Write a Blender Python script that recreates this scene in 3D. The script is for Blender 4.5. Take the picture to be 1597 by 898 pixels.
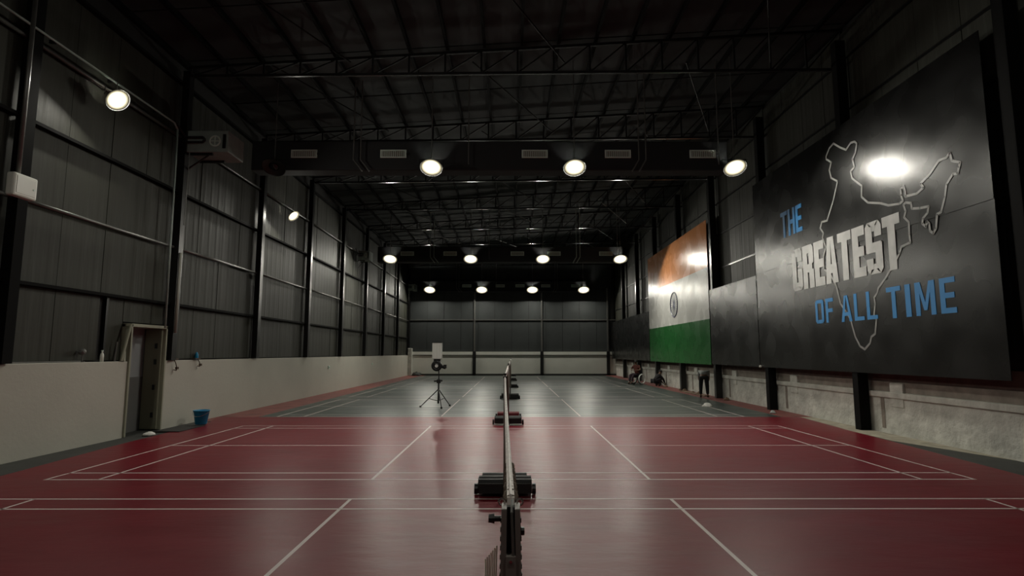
import bpy, math, random
from mathutils import Vector, Matrix
random.seed(7)
for o in list(bpy.data.objects): bpy.data.objects.remove(o)
S = bpy.context.scene; C = S.collection
# ---------------------------------------------------------------- camera, world, exposure
cam = bpy.data.cameras.new('camera'); camo = bpy.data.objects.new('camera', cam); C.objects.link(camo)
cam.sensor_fit = 'HORIZONTAL'; cam.sensor_width = 36; cam.lens = 889.4/1597*36
cam.clip_start = .05; cam.clip_end = 200
camo.location = (0, 0, 1.811); camo.rotation_euler = (math.pi/2+.1135, 0, -.002)
S.camera = camo
w = bpy.data.worlds.new('world'); S.world = w; w.use_nodes = True
w.node_tree.nodes['Background'].inputs[0].default_value = (.0, .0, .0, 1)
w.node_tree.nodes['Background'].inputs[1].default_value = 0
S.view_settings.view_transform = 'Standard'; S.view_settings.look = 'None'
S.view_settings.gamma = 1; S.view_settings.use_curve_mapping = False
S.view_settings.exposure = 0.55
S.cycles.sample_clamp_indirect = 6
S.cycles.max_bounces = 6
LAMP = 520.0          # radiance of the flood lamp lenses
LAMP_COL = (1.0, .965, .85)

# ---------------------------------------------------------------- helpers
def pt(p): return Vector(p)
class MB:
    def __init__(s): s.v = []; s.f = []
    def add(s, vs, fs):
        n = len(s.v); s.v += [tuple(v) for v in vs]; s.f += [tuple(i+n for i in f) for f in fs]; return s
    def box(s, c, d, rot=None):
        hx, hy, hz = d[0]/2, d[1]/2, d[2]/2
        vs = [Vector((x, y, z)) for x in (-hx, hx) for y in (-hy, hy) for z in (-hz, hz)]
        if rot is not None: vs = [rot @ v for v in vs]
        vs = [v+Vector(c) for v in vs]
        return s.add(vs, [(0,1,3,2),(4,6,7,5),(0,4,5,1),(2,3,7,6),(0,2,6,4),(1,5,7,3)])
    def b2(s, a, b): return s.box([(a[i]+b[i])/2 for i in range(3)], [abs(b[i]-a[i]) for i in range(3)])
    def tube(s, p0, p1, r0, r1=None, n=8, cap=True):
        r1 = r0 if r1 is None else r1
        p0, p1 = Vector(p0), Vector(p1); d = (p1-p0).normalized()
        u = d.orthogonal().normalized()
        if abs(d.z) < .9: u = d.cross(Vector((0,0,1))).normalized()
        v = d.cross(u); vs = []
        for p, r in ((p0, r0), (p1, r1)):
            for k in range(n):
                a = 2*math.pi*(k+.5)/n; vs.append(p+(u*math.cos(a)+v*math.sin(a))*r)
        fs = [(k, (k+1) % n, n+(k+1) % n, n+k) for k in range(n)]
        if cap: fs += [tuple(range(n))[::-1], tuple(range(n, 2*n))]
        return s.add(vs, fs)
    def path(s, pts, r, n=8):
        for a, b in zip(pts, pts[1:]): s.tube(a, b, r, n=n)
        return s
    def lathe(s, prof, c=(0,0,0), rot=None, n=24):
        vs = []
        for r, z in prof:
            for k in range(n):
                a = 2*math.pi*k/n; v = Vector((r*math.cos(a), r*math.sin(a), z))
                vs.append((rot @ v if rot is not None else v)+Vector(c))
        fs = []
        for i in range(len(prof)-1):
            for k in range(n):
                fs.append((i*n+k, i*n+(k+1) % n, (i+1)*n+(k+1) % n, (i+1)*n+k))
        if prof[0][0] > 1e-6: fs.append(tuple(range(n))[::-1])
        if prof[-1][0] > 1e-6: fs.append(tuple(range((len(prof)-1)*n, len(prof)*n)))
        return s.add(vs, fs)
    def torus(s, c, R, r, rot=None, n=24, m=6):
        vs = []
        for i in range(n):
            a = 2*math.pi*i/n
            for j in range(m):
                b = 2*math.pi*j/m; q = R+r*math.cos(b)
                v = Vector((q*math.cos(a), q*math.sin(a), r*math.sin(b)))
                vs.append((rot @ v if rot is not None else v)+Vector(c))
        return s.add(vs, [(i*m+j, ((i+1) % n)*m+j, ((i+1) % n)*m+(j+1) % m, i*m+(j+1) % m) for i in range(n) for j in range(m)])
    def mesh(s, name, m, smooth=False):
        me = bpy.data.meshes.new(name); me.from_pydata(s.v, [], s.f); me.update()
        if m: me.materials.append(m)
        if smooth:
            for p in me.polygons: p.use_smooth = True
        return me
    def build(s, name, m, parent=None, smooth=False, bevel=0, loc=None):
        o = bpy.data.objects.new(name, s.mesh(name, m, smooth)); C.objects.link(o)
        if parent is not None: o.parent = parent
        if loc is not None: o.location = loc
        if bevel:
            b = o.modifiers.new('bevel', 'BEVEL'); b.width = bevel; b.segments = 2
        return o
def tag(o, label, cat, group=None, kind=None):
    o['label'] = label; o['category'] = cat
    if group: o['group'] = group
    if kind: o['kind'] = kind
    return o
def empty(name, label=None, cat=None, loc=(0,0,0), rz=0, group=None):
    o = bpy.data.objects.new(name, None); C.objects.link(o); o.location = loc; o.rotation_euler = (0,0,rz)
    o.empty_display_size = .1
    if label: tag(o, label, cat, group)
    return o
def struct(o, label=None, cat=None):
    o['kind'] = 'structure'
    if label: o['label'] = label
    if cat: o['category'] = cat
    return o
def inst(me, name, parent, loc=(0,0,0), rot=(0,0,0), scale=(1,1,1)):
    o = bpy.data.objects.new(name, me); C.objects.link(o); o.parent = parent
    o.location = loc; o.rotation_euler = rot; o.scale = scale
    return o
def dup(o, loc, label=None, group=None, rz=None):
    def rec(a, par):
        c = a.copy(); C.objects.link(c); c.parent = par
        for ch in a.children: rec(ch, c)
        return c
    r = rec(o, None); r.location = loc
    if rz is not None: r.rotation_euler = (0,0,rz)
    if label: r['label'] = label
    if group: r['group'] = group
    return r

def mat(name, col, rough=.5, metal=0, spec=.5, nscale=0, namt=.0, bump=0, bscale=20, stretch=(1,1,1), rvar=0, coat=0, rnd=0, detail=4):
    m = bpy.data.materials.new(name); m.use_nodes = True; nt = m.node_tree; b = nt.nodes['Principled BSDF']
    b.inputs['Base Color'].default_value = (*col, 1); b.inputs['Roughness'].default_value = rough
    b.inputs['Metallic'].default_value = metal; b.inputs['Specular IOR Level'].default_value = spec
    b.inputs['Coat Weight'].default_value = coat; b.inputs['Coat Roughness'].default_value = .2
    tc = nt.nodes.new('ShaderNodeTexCoord'); mp = nt.nodes.new('ShaderNodeMapping')
    mp.inputs['Scale'].default_value = stretch; nt.links.new(tc.outputs['Object'], mp.inputs[0])
    def noise(sc):
        n = nt.nodes.new('ShaderNodeTexNoise'); n.inputs['Scale'].default_value = sc; n.inputs['Detail'].default_value = detail
        nt.links.new(mp.outputs[0], n.inputs['Vector']); return n
    val = None
    if namt:
        n = noise(nscale); mr = nt.nodes.new('ShaderNodeMapRange')
        mr.inputs[1].default_value = .25; mr.inputs[2].default_value = .75
        mr.inputs[3].default_value = 1-namt; mr.inputs[4].default_value = 1+namt
        nt.links.new(n.outputs[0], mr.inputs[0]); val = mr.outputs[0]
        if rvar:
            r2 = nt.nodes.new('ShaderNodeMapRange'); r2.inputs[1].default_value = .3; r2.inputs[2].default_value = .7
            r2.inputs[3].default_value = rough-rvar; r2.inputs[4].default_value = rough+rvar
            nt.links.new(n.outputs[0], r2.inputs[0]); nt.links.new(r2.outputs[0], b.inputs['Roughness'])
    if rnd:
        oi = nt.nodes.new('ShaderNodeObjectInfo'); mr = nt.nodes.new('ShaderNodeMapRange')
        mr.inputs[3].default_value = 1-rnd; mr.inputs[4].default_value = 1+rnd
        nt.links.new(oi.outputs['Random'], mr.inputs[0])
        if val is not None:
            mu = nt.nodes.new('ShaderNodeMath'); mu.operation = 'MULTIPLY'
            nt.links.new(val, mu.inputs[0]); nt.links.new(mr.outputs[0], mu.inputs[1]); val = mu.outputs[0]
        else: val = mr.outputs[0]
    if val is not None:
        vm = nt.nodes.new('ShaderNodeVectorMath'); vm.operation = 'SCALE'; vm.inputs[0].default_value = col
        nt.links.new(val, vm.inputs['Scale']); nt.links.new(vm.outputs[0], b.inputs['Base Color'])
    if bump:
        n = noise(bscale); bp = nt.nodes.new('ShaderNodeBump'); bp.inputs['Strength'].default_value = 1; bp.inputs['Distance'].default_value = bump
        nt.links.new(n.outputs[0], bp.inputs['Height']); nt.links.new(bp.outputs[0], b.inputs['Normal'])
    return m
def emit(name, col, st):
    m = bpy.data.materials.new(name); m.use_nodes = True; nt = m.node_tree
    for n in list(nt.nodes): nt.nodes.remove(n)
    e = nt.nodes.new('ShaderNodeEmission'); o = nt.nodes.new('ShaderNodeOutputMaterial')
    e.inputs[0].default_value = (*col, 1); e.inputs[1].default_value = st
    nt.links.new(e.outputs[0], o.inputs[0]); return m
M = {}
M['red_mat'] = mat('red_vinyl_mat', (.165, .010, .019), .37, spec=.15, nscale=.9, namt=.12, rvar=.02, bump=.006, bscale=2.2, stretch=(1,2.2,1), detail=3)
M['grey_mat'] = mat('grey_green_vinyl_mat', (.05, .067, .060), .35, spec=.32, nscale=.8, namt=.15, rvar=.06, bump=.006, bscale=1.6, stretch=(.6,2.4,1), detail=3)
M['line'] = mat('white_line_paint', (.62, .54, .52), .45)
M['concrete'] = mat('dark_concrete', (.035, .037, .033), .7, nscale=3, namt=.3)
M['runner'] = mat('worn_red_runner', (.19, .055, .045), .7, nscale=2, namt=.35)
M['dust'] = mat('pale_dusty_concrete', (.34, .31, .24), .9, nscale=4, namt=.35, bump=.01, bscale=9)
M['white'] = mat('painted_masonry', (.47, .46, .40), .75, nscale=.8, namt=.06, bump=.003, bscale=14)
M['rough_white'] = mat('rough_white_plaster', (.52, .52, .47), .85, nscale=2.2, namt=.28, bump=.035, bscale=7, detail=8)
M['grey_plaster'] = mat('bare_grey_plaster', (.22, .19, .16), .9, nscale=3, namt=.3, bump=.01, bscale=9)
M['brown'] = mat('brick_shade_band', (.10, .065, .055), .9, nscale=5, namt=.3)  # brick band; shade above the ledge is put into its brown
M['panel'] = mat('charcoal_cladding', (.031, .032, .024), .6, spec=.3, nscale=1.3, namt=.12, rnd=.10, bump=.004, bscale=3, stretch=(1,6,.5))
M['panel_back'] = mat('charcoal_end_cladding', (.045, .050, .050), .6, spec=.3, nscale=1, namt=.1, rnd=.06)
M['backing'] = mat('black_backing', (.008, .008, .008), .8)
M['black_steel'] = mat('black_painted_steel', (.008, .008, .008), .32, spec=.5)
M['grey_steel'] = mat('dull_galvanised_steel', (.17, .17, .16), .4, metal=.6, nscale=6, namt=.15)
M['truss'] = mat('dark_truss_steel', (.010, .010, .010), .6, spec=.2)
M['chord'] = mat('dark_chord_steel', (.02, .02, .02), .2, spec=.8)
M['black_matte'] = mat('matte_black_steel', (.005, .005, .005), .8, spec=.1)
M['roof'] = mat('dark_roof_sheet', (.040, .046, .046), .75, spec=.15, nscale=1, namt=.15, rnd=.1)
M['duct'] = mat('black_duct_fabric', (.014, .015, .016), .7)
M['grille'] = mat('grey_grille_paint', (.68, .80, .72), .5)
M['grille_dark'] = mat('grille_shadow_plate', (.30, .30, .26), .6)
M['ahu'] = mat('pale_sheet_metal', (.30, .36, .33), .6, metal=0, nscale=5, namt=.15)
M['pale_frame'] = mat('pale_green_door_frame', (.27, .27, .20), .55)
M['door_leaf'] = mat('pale_green_door_leaf', (.17, .17, .12), .5)
M['end_white'] = mat('end_wall_white', (.74, .75, .68), .75, nscale=.8, namt=.06)
M['grey_sheet'] = mat('grey_passage_sheet', (.26, .275, .28), .6)
M['dark_sheet'] = mat('dark_passage_sheet', (.11, .112, .108), .7)
M['black'] = mat('black_rubber', (.010, .010, .010), .6)
M['black_gloss'] = mat('black_plastic', (.012, .012, .012), .35)
M['dark_red'] = mat('dark_red_paint', (.13, .012, .018), .5)
M['post'] = mat('post_grey_paint', (.19, .17, .155), .4, nscale=12, namt=.15)
M['tape'] = mat('worn_net_tape', (.85, .80, .76), .6, nscale=18, namt=.2)
M['tape_brown'] = mat('brown_cord_wrap', (.16, .13, .10), .8, nscale=30, namt=.3)
M['slack'] = mat('pale_brown_cord', (.5, .42, .33), .8)
M['netting'] = mat('brown_netting', (.10, .07, .05), .8)
M['chrome'] = mat('bright_steel', (.8, .8, .78), .25, metal=1)
M['blue'] = mat('blue_plastic', (.008, .24, .46), .4)
M['white_plastic'] = mat('white_plastic', (.75, .77, .70), .4)
M['hopper'] = mat('white_hopper', (.85, .87, .83), .5)
M['glass_black'] = mat('dark_lens', (.01, .01, .012), .1)
M['skin'] = mat('brown_skin', (.16, .085, .055), .55)
M['hair'] = mat('black_hair', (.01, .009, .008), .6)
M['red_shirt'] = mat('dark_red_shirt', (.10, .025, .018), .8)
M['dark_cloth'] = mat('near_black_cloth', (.012, .012, .014), .85)
M['plum'] = mat('plum_trousers', (.035, .02, .03), .85)
M['grey_shirt'] = mat('light_grey_shirt', (.36, .38, .37), .8)
M['cloth'] = mat('crumpled_white_cloth', (.75, .74, .70), .8, nscale=8, namt=.1)
M['bristle'] = mat('tan_debris', (.22, .15, .10), .9, nscale=12, namt=.4)
def vinyl(name, col, rough=.27, b=.007, bs=1.0):
    m = mat(name, col, rough, spec=.36, nscale=1.2, namt=.05, rvar=.04, bump=b, bscale=bs, detail=1)
    return m
M['vinyl'] = vinyl('black_glossy_vinyl', (.006, .006, .006))
M['saffron'] = vinyl('orange_glossy_vinyl', (.60, .24, .085))
M['flag_white'] = vinyl('white_glossy_vinyl', (.66, .66, .63))
M['flag_green'] = vinyl('green_glossy_vinyl', (.010, .125, .022))
M['navy'] = mat('navy_print', (.03, .035, .10), .35)
M['print_white'] = mat('grey_white_print', (.42, .42, .41), .35, nscale=3, namt=.2)
M['print_line'] = mat('grey_outline_print', (.26, .26, .25), .35)
M['print_blue'] = mat('blue_print', (.010, .20, .50), .5)
M['lens'] = emit('lamp_lens_light', LAMP_COL, LAMP)
def halo_mat(st0=2.2):  # bloom around the lamps, painted as an emissive ring that fades outwards
    m = emit('lamp_halo_glow', (1.0, .88, .58), 1); nt = m.node_tree
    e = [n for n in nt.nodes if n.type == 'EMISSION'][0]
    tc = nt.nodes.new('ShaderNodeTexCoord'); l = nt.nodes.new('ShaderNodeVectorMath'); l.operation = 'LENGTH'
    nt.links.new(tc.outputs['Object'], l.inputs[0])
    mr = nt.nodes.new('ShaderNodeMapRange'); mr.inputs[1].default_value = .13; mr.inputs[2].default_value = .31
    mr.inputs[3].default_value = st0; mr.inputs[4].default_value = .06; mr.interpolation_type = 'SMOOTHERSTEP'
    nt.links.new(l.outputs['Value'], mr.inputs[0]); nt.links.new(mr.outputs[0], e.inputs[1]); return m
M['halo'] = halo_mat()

# ---------------------------------------------------------------- layout constants
XL, XR, Y0, YB = -8.4, 8.75, -4.0, 47.3
COLS = [9.5+4.68*k for k in range(9)]            # column rows along both walls
GIRTS = [3.02, 4.45, 5.88, 7.30, 8.72]
RCOLS = [9.15+4.78*k for k in range(9)]
def roof_z(x): return 9.85+.062*x
# ---------------------------------------------------------------- floor
f = MB().b2((-10.5, Y0-.3, -.2), (9.3, YB+.3, -.012)).build('floor', M['concrete']); struct(f, 'dark concrete hall floor under the court mats')
# pale dusty strip by the right wall, red runners beside the grey mat
MB().add([(7.95,12.2,-.008),(8.7,9.6,-.008),(8.75,17.6,-.008),(8.05,16.4,-.008)], [(0,1,2,3)]).build('dusty_strip', M['dust'], f)
MB().b2((XL, 15.6, -.011), (-7.0, YB, -.004)).build('red_runner', M['runner'], f)
MB().b2((7.7, 16.6, -.011), (XR, YB, -.005)).build('red_runner', M['runner'], f)
# court mats
red = MB().add([(-7.55,Y0+.2,0),(7.6,Y0+.2,0),(7.62,8.7,0),(7.85,11.9,0),(8.0,14,0),(8.25,16.56,0),(-8.35,16.56,0),(-7.95,15.4,0),(-7.8,11.5,0),(-7.55,8.6,0)], [tuple(range(10))]).build('court_mat', M['red_mat'])
tag(red, 'wide dark red vinyl mat covering the two nearest badminton courts', 'mat')
gry = MB().b2((-7.2, 16.56, -.01), (7.75, 45.4, .0)).build('court_mat', M['grey_mat'])
tag(gry, 'grey green vinyl mat covering the far badminton courts', 'mat')
LW = .04
def court(parent, y0, x_off=0):
    zt = .0015
    def ln(x0, x1, ya, yb): MB().b2((x0, ya, .0002), (x1, yb, zt)).build('court_line', M['line'], parent)
    h = LW/2; y1 = y0+6.1
    for y in (y0, y0+.46, y1-.46, y1): ln(-6.7-h, 6.7+h, y-h, y+h)
    ln(-6.7, -1.98, y0+3.05-h, y0+3.05+h); ln(1.98, 6.7, y0+3.05-h, y0+3.05+h)
    for x in (-6.7, -5.94, -2.0, 2.0, 5.94, 6.7): ln(x-h, x+h, y0, y1)
COURT = [1.28, 8.48, 16.7, 23.95, 31.15, 38.35]
for k, y in enumerate(COURT): court(red if k < 2 else gry, y)

# ---------------------------------------------------------------- walls
wl = MB().b2((XL-.38, Y0, 1.6), (XL-.20, 12.62, 9.4)).b2((XL-.38, 13.95, 1.6), (XL-.20, YB+.2, 9.4)).b2((XL-.38, 12.62, 2.47), (XL-.20, 13.95, 9.4)).build('wall_left', M['backing']); struct(wl, 'dark clad left wall above a white masonry plinth')
DOOR = (12.62, 13.95)
pl = MB().b2((XL-.35, Y0, -.02), (XL, DOOR[0], 1.63)); pl.b2((XL-.35, DOOR[1], -.02), (XL, YB, 1.63))
pl.build('masonry_plinth', M['white'], wl, bevel=.01)
wr = MB().b2((XR-.02, Y0, 1.3), (XR+.2, YB+.2, 10.3)).build('wall_right', M['backing']); struct(wr, 'dark clad right wall above a rough white plinth')
MB().b2((8.62, Y0, -.02), (XR+.2, YB, .80)).build('rough_plinth', M['rough_white'], wr)
seg = []
MB().b2((8.57, Y0, .80), (XR+.2, YB, .93)).build('plaster_lip', M['rough_white'], wr, bevel=.015)
MB().b2((8.66, Y0, .93), (XR+.2, YB, 1.16)).build('grey_plaster_band', M['grey_plaster'], wr)
MB().b2((8.69, Y0, 1.16), (XR+.2, YB, 1.5)).build('brick_shade_band', M['brown'], wr)
for y in (12.9, 17.55, 22.2, 26.8, 31.4, 36, 40.7):
    MB().b2((8.60, y-.22, .6), (8.70, y+.22, 1.14)).build('plaster_pilaster', M['rough_white'], wr, bevel=.02)
    MB().b2((8.612, y+.45, .1), (8.65, y+.58, .78)).build('plaster_rib', M['grey_plaster'], wr, bevel=.004)
wb = MB().b2((XL-.2, YB+.05, -.02), (XR+.2, YB+.25, 10.3)).build('wall_back', M['backing']); struct(wb, 'dark end wall with white plinth at the far end')
MB().b2((XL, YB-.08, .12), (XR-.1, YB+.06, 1.60)).build('masonry_plinth', M['end_white'], wb)
MB().b2((XL, YB-.12, 1.60), (XR-.1, YB+.06, 1.66)).build('plinth_ledge', M['black_steel'], wb)
MB().b2((XL, YB-.10, 1.66), (XR-.1, YB+.06, 1.92)).build('plinth_upper_band', M['end_white'], wb)
bb = MB().b2((XL, YB-.22, -.02), (XR-.1, YB+.02, .13)).build('baseboard_back', M['concrete']); struct(bb, 'dark kerb along the foot of the end wall')
wf = MB().b2((XL-.2, Y0-.2, -.02), (XR+.2, Y0, 10.3)).build('wall_front', M['backing']); struct(wf, 'dark wall behind the camera')
# roof
ce = MB().add([(XL-.3, Y0-.2, roof_z(XL)+.10), (XR+.3, Y0-.2, roof_z(XR)+.10), (XR+.3, YB+.3, roof_z(XR)+.10), (XL-.3, YB+.3, roof_z(XL)+.10),
               (XL-.3, Y0-.2, roof_z(XL)+.2), (XR+.3, Y0-.2, roof_z(XR)+.2), (XR+.3, YB+.3, roof_z(XR)+.2), (XL-.3, YB+.3, roof_z(XL)+.2)],
              [(0,1,2,3),(4,7,6,5),(0,4,5,1),(1,5,6,2),(2,6,7,3),(3,7,4,0)]).build('ceiling', M['roof']); struct(ce, 'dark single pitch sheet roof with open trusses')
ang = math.atan(.062)
# roof sheets between the purlins (sheets run across, laps every 1.1 m)
sheet = MB().box((0,0,0), (.93, 4.63, .02)).mesh('roof_sheet', M['roof'])
pur = MB().b2((-.035, Y0, -.07), (.035, YB, .07)).mesh('purlin', M['black_matte'])
xs = [XL+.40+.975*k for k in range(18)]
for x in xs:
    inst(pur, 'purlin', ce, (x-.49, 0, roof_z(x-.49)-.0), (0, 0, 0))
    for k in range(-1, 9):
        yc = COLS[0]+4.68*(k-.5)
        if yc > 7: inst(sheet, 'roof_sheet', ce, (x, yc, roof_z(x)+.075), (0, -ang, 0))
for k in range(8):                                   # sag rods half way between trusses
    y = COLS[k]+2.3
    MB().tube((XL, y, roof_z(XL)-.06), (XR, y, roof_z(XR)-.06), .018, n=6).build('sag_rod', M['truss'], ce)

# wall panels, girts, columns -------------------------------------------------
def panel_mesh(name, wid, hei, m):        # panel in the YZ plane, front towards +X, shallow raised ribs
    b = MB().box((0,0,0), (.03, wid, hei))
    for i in range(3):
        y = -wid/2+wid*(i+.5)/3
        b.add([(.015,y-.09,-hei/2),(.0185,y-.03,-hei/2),(.0185,y+.03,-hei/2),(.015,y+.09,-hei/2),(.015,y-.09,hei/2),(.0185,y-.03,hei/2),(.0185,y+.03,hei/2),(.015,y+.09,hei/2)],
              [(0,1,5,4),(1,2,6,5),(2,3,7,6)])
    return b.mesh(name, m)
PW = 4.68/4
pm = panel_mesh('cladding_panel', PW-.012, 1.41, M['panel'])
pms = panel_mesh('cladding_panel', PW-.012, 1.36, M['panel'])
rows = [(1.66, 3.03)]+[(GIRTS[i]+.02, GIRTS[i+1]-.02) for i in range(4)]
for k in range(-1, 9):
    y0 = COLS[0]+4.68*k
    for j in range(4):
        yc = y0+PW*(j+.5)
        if yc > YB-.3: continue
        for r, (a, b) in enumerate(rows):
            if r == 0 and DOOR[0]-.55 < yc < DOOR[1]+.2: continue
            inst(pms if r == 0 else pm, 'cladding_panel', wl, (XL-.17+random.uniform(-.006,.006), yc, (a+b)/2), (0, 0, random.uniform(-.006,.006)))
# short panels round the door head
MB().b2((XL-.19, 12.06, 1.66), (XL-.16, 12.58, 3.0)).build('cladding_panel', M['panel'], wl)
MB().b2((XL-.19, 12.6, 2.5), (XL-.16, 14.1, 3.0)).build('cladding_panel', M['panel'], wl)
for gi, z in enumerate(GIRTS):
    for k in range(-1, 9):
        ya, yb = COLS[0]+4.68*k+.1, min(COLS[0]+4.68*(k+1)-.1, YB)
        if yb-ya < .3: continue
        if gi in (1, 3): MB().tube((XL-.05, ya, z), (XL-.05, yb, z), .034, n=10).build('girt', M['grey_steel'], wl, smooth=True)
        else: MB().b2((XL-.16, ya, z-.03), (XL-.02, yb, z+.03)).build('girt', M['black_matte'], wl)
colm = MB(); colm.b2((-.125,-.10,0), (.125,-.085,7.45)); colm.b2((-.125,.085,0), (.125,.10,7.45)); colm.b2((-.006,-.09,0), (.006,.09,7.45)); colm.b2((-.125,-.1,0),(-.05,.1,7.45)); colm.b2((.115,-.1,0),(.125,.1,7.45))
colm = colm.mesh('column', M['black_steel'])
colm2 = colm.copy(); colm2.materials[0] = M['black_matte']
for y in [4.82]+COLS: inst(colm2 if y < 10 else colm, 'column', wl, (XL+.0, y, 1.635), scale=(.72, 1, 1))
# pale tube stands for the highlight on the second column, beside the door
MB().tube((XL+.13, 14.1, 2.3), (XL+.13, 14.1, 4.3), .035, n=10).build('column_highlight', M['grille_dark'], wl, smooth=True)
MB().b2((XL-.17, 12.0, 1.72), (XL-.12, 12.06, 3.03)).build('cladding_stud', M['black_steel'], wl)
# right wall
RG = [4.4, 5.3, 6.7, 8.03, 9.4]
rrows = [(1.5, 3.0), (3.0, 4.4), (4.42, 5.28), (5.32, 6.68), (6.72, 8.01), (8.05, 9.38), (9.42, 10.15)]
cache = {}
for k in range(-1, 9):
    y0 = RCOLS[0]+4.78*k
    for j in range(4):
        yc = y0+4.78/4*(j+.5)
        if yc > YB-.3: continue
        for r, (a, b) in enumerate(rrows):
            banner = (9.3 < yc < 19.0 and b < 7.4) or (24.0 < yc < 34 and b < 7.2) or b < 4.41
            if banner: continue
            key = round(b-a, 2)
            if key not in cache: cache[key] = panel_mesh('cladding_panel', 1.18, b-a, M['panel'])
            inst(cache[key], 'cladding_panel', wr, (XR-.05+random.uniform(-.006,.006), yc, (a+b)/2), (0, 0, math.pi+random.uniform(-.008,.008)))
for z in RG:
    for k in range(-1, 9):
        ya, yb = RCOLS[0]+4.78*k+.1, min(RCOLS[0]+4.78*(k+1)-.1, YB)
        if yb-ya < .3: continue
        MB().b2((XR-.1, ya, z-.03), (XR+.02, yb, z+.03)).build('girt', M['black_steel'], wr)
colr = MB(); colr.b2((-.125,-.11,0), (.125,-.09,9.8)); colr.b2((-.125,.09,0), (.125,.11,9.8)); colr.b2((-.125,-.1,0), (-.10,.1,9.8)); colr.b2((.10,-.1,0),(.125,.1,9.8)); colr = colr.mesh('column', M['black_steel'])
colr2 = colr.copy(); colr2.materials[0] = M['black_matte']
for y in [4.5]+RCOLS: inst(colr2 if y < 20 else colr, 'column', wr, (8.445, y, -.01))
# end wall
pb = MB().box((0,0,0), (1.38, .03, 2.55)).mesh('cladding_panel', M['panel_back'])
for i in range(12):
    for z0 in (1.95, 4.55, 7.15): inst(pb, 'cladding_panel', wb, (XL+.75+i*1.405, YB+.03, z0+1.28))
for x in (-3.0, 2.55, 8.0):
    MB().b2((x-.13, YB-.22, 0), (x+.13, YB-.08, 1.95)).build('column', M['black_steel'], wb)
    MB().b2((x-.06, YB-.12, 1.95), (x+.06, YB-.0, 7.2)).build('end_post', M['grey_steel'], wb)
MB().b2((XL, YB-.06, 4.5), (XR, YB, 4.58)).build('girt', M['grey_steel'], wb)
MB().b2((XL+.0, YB-.5, 0), (XL+.32, YB-.1, 2.2)).build('corner_pier', M['rough_white'], wb, bevel=.02)
# roof trusses
BZ = 9.08
for k, y in enumerate(COLS):
    t = bpy.data.objects.new('truss', None); C.objects.link(t); t.parent = ce; t.location = (0, y, 0)
    def bar(name, a, b, th=.05):
        a, b = Vector(a), Vector(b); d = b-a; L = d.length
        an = math.atan2(d.z, d.x)
        MB().box((a+b)/2, (L, th, th), Matrix.Rotation(-an, 3, 'Y')).build(name, M['chord' if 'bottom' in name else 'truss'], t)
    tz = lambda x: roof_z(x)-.12
    bar('top_chord', (XL, 0, tz(XL)), (XR, 0, tz(XR)), .07)
    bar('bottom_chord', (XL, 0, BZ-.10), (XR, 0, BZ+.10), .07)
    n = 18; xx = [XL+.05+(XR-XL-.1)*i/n for i in range(n+1)]
    bz = lambda x: BZ+.012*x
    for i in range(n+1):
        bar('web_post', (xx[i], 0, bz(xx[i])), (xx[i], 0, tz(xx[i])), .045)
        if i < n: bar('web_diagonal', (xx[i], 0, bz(xx[i])), (xx[i+1], 0, tz(xx[i+1])), .035)
for k in range(8):                                   # roof bracing rods between trusses
    for x0, x1 in ((-6.4, -4.2), (4.6, 6.8), (-1, 1.4)):
        MB().tube((x0, COLS[k], BZ+.3), (x1, COLS[k+1], BZ+.3), .02, n=6).build('brace_rod', M['grey_steel'] if k > 3 else M['truss'], ce)

# ---------------------------------------------------------------- doorway in the left wall
d = bpy.data.objects.new('door_1', None); C.objects.link(d); struct(d, 'open doorway with pale frame in the left wall')
d.location = (XL, 13.28, 0)
y0, y1 = DOOR[0]-13.28, DOOR[1]-13.28
fr = MB(); fr.b2((-.35, y0, 0), (.04, y0+.05, 2.45)); fr.b2((-.35, y1-.05, 0), (.04, y1, 2.45)); fr.b2((-.35, y0, 2.39), (.04, y1, 2.46))
fr.build('door_frame', M['pale_frame'], d, bevel=.006)
br = MB(); br.path([(.02, y0, 2.44), (.02, y0-.24, 1.64)], .025); br.b2((-.1, y0-.02, 2.40), (.04, y0+.02, 2.45)); br.tube((.0,y0-.16,1.64),(.0,y0-.12,1.85),.05,.02)
br.build('frame_brace', M['pale_frame'], d)
lf = MB().b2((-.42, y1-.12, .02), (-.03, y1-.06, 2.38)).build('door_leaf', M['door_leaf'], d, bevel=.005)
for z in (.35, 1.0, 1.6, 1.98): MB().box((-.14, y1-.135, z), (.05, .03, .12)).build('hinge', M['black_steel'], d)
ps = MB(); ps.b2((-.50, y0-.8, -.02), (-.44, y1+1.6, 1.25)); ps.build('passage_lower_sheet', M['dark_sheet'], d)
ps = MB(); ps.b2((-.52, y0-.8, 1.25), (-.46, y1+1.6, 2.6)); ps.build('passage_upper_sheet', M['grey_sheet'], d)
ps = MB(); ps.b2((-.56, y1+1.55, -.02), (-.26, y1+1.6, 2.6)); ps.b2((-.56, y0-.85, -.02), (-.26, y0-.8, 2.6)); ps.b2((-.56, y0-.85, 2.55), (-.26, y1+1.6, 2.6)); ps.build('passage_shell', M['dark_sheet'], d)

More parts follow.
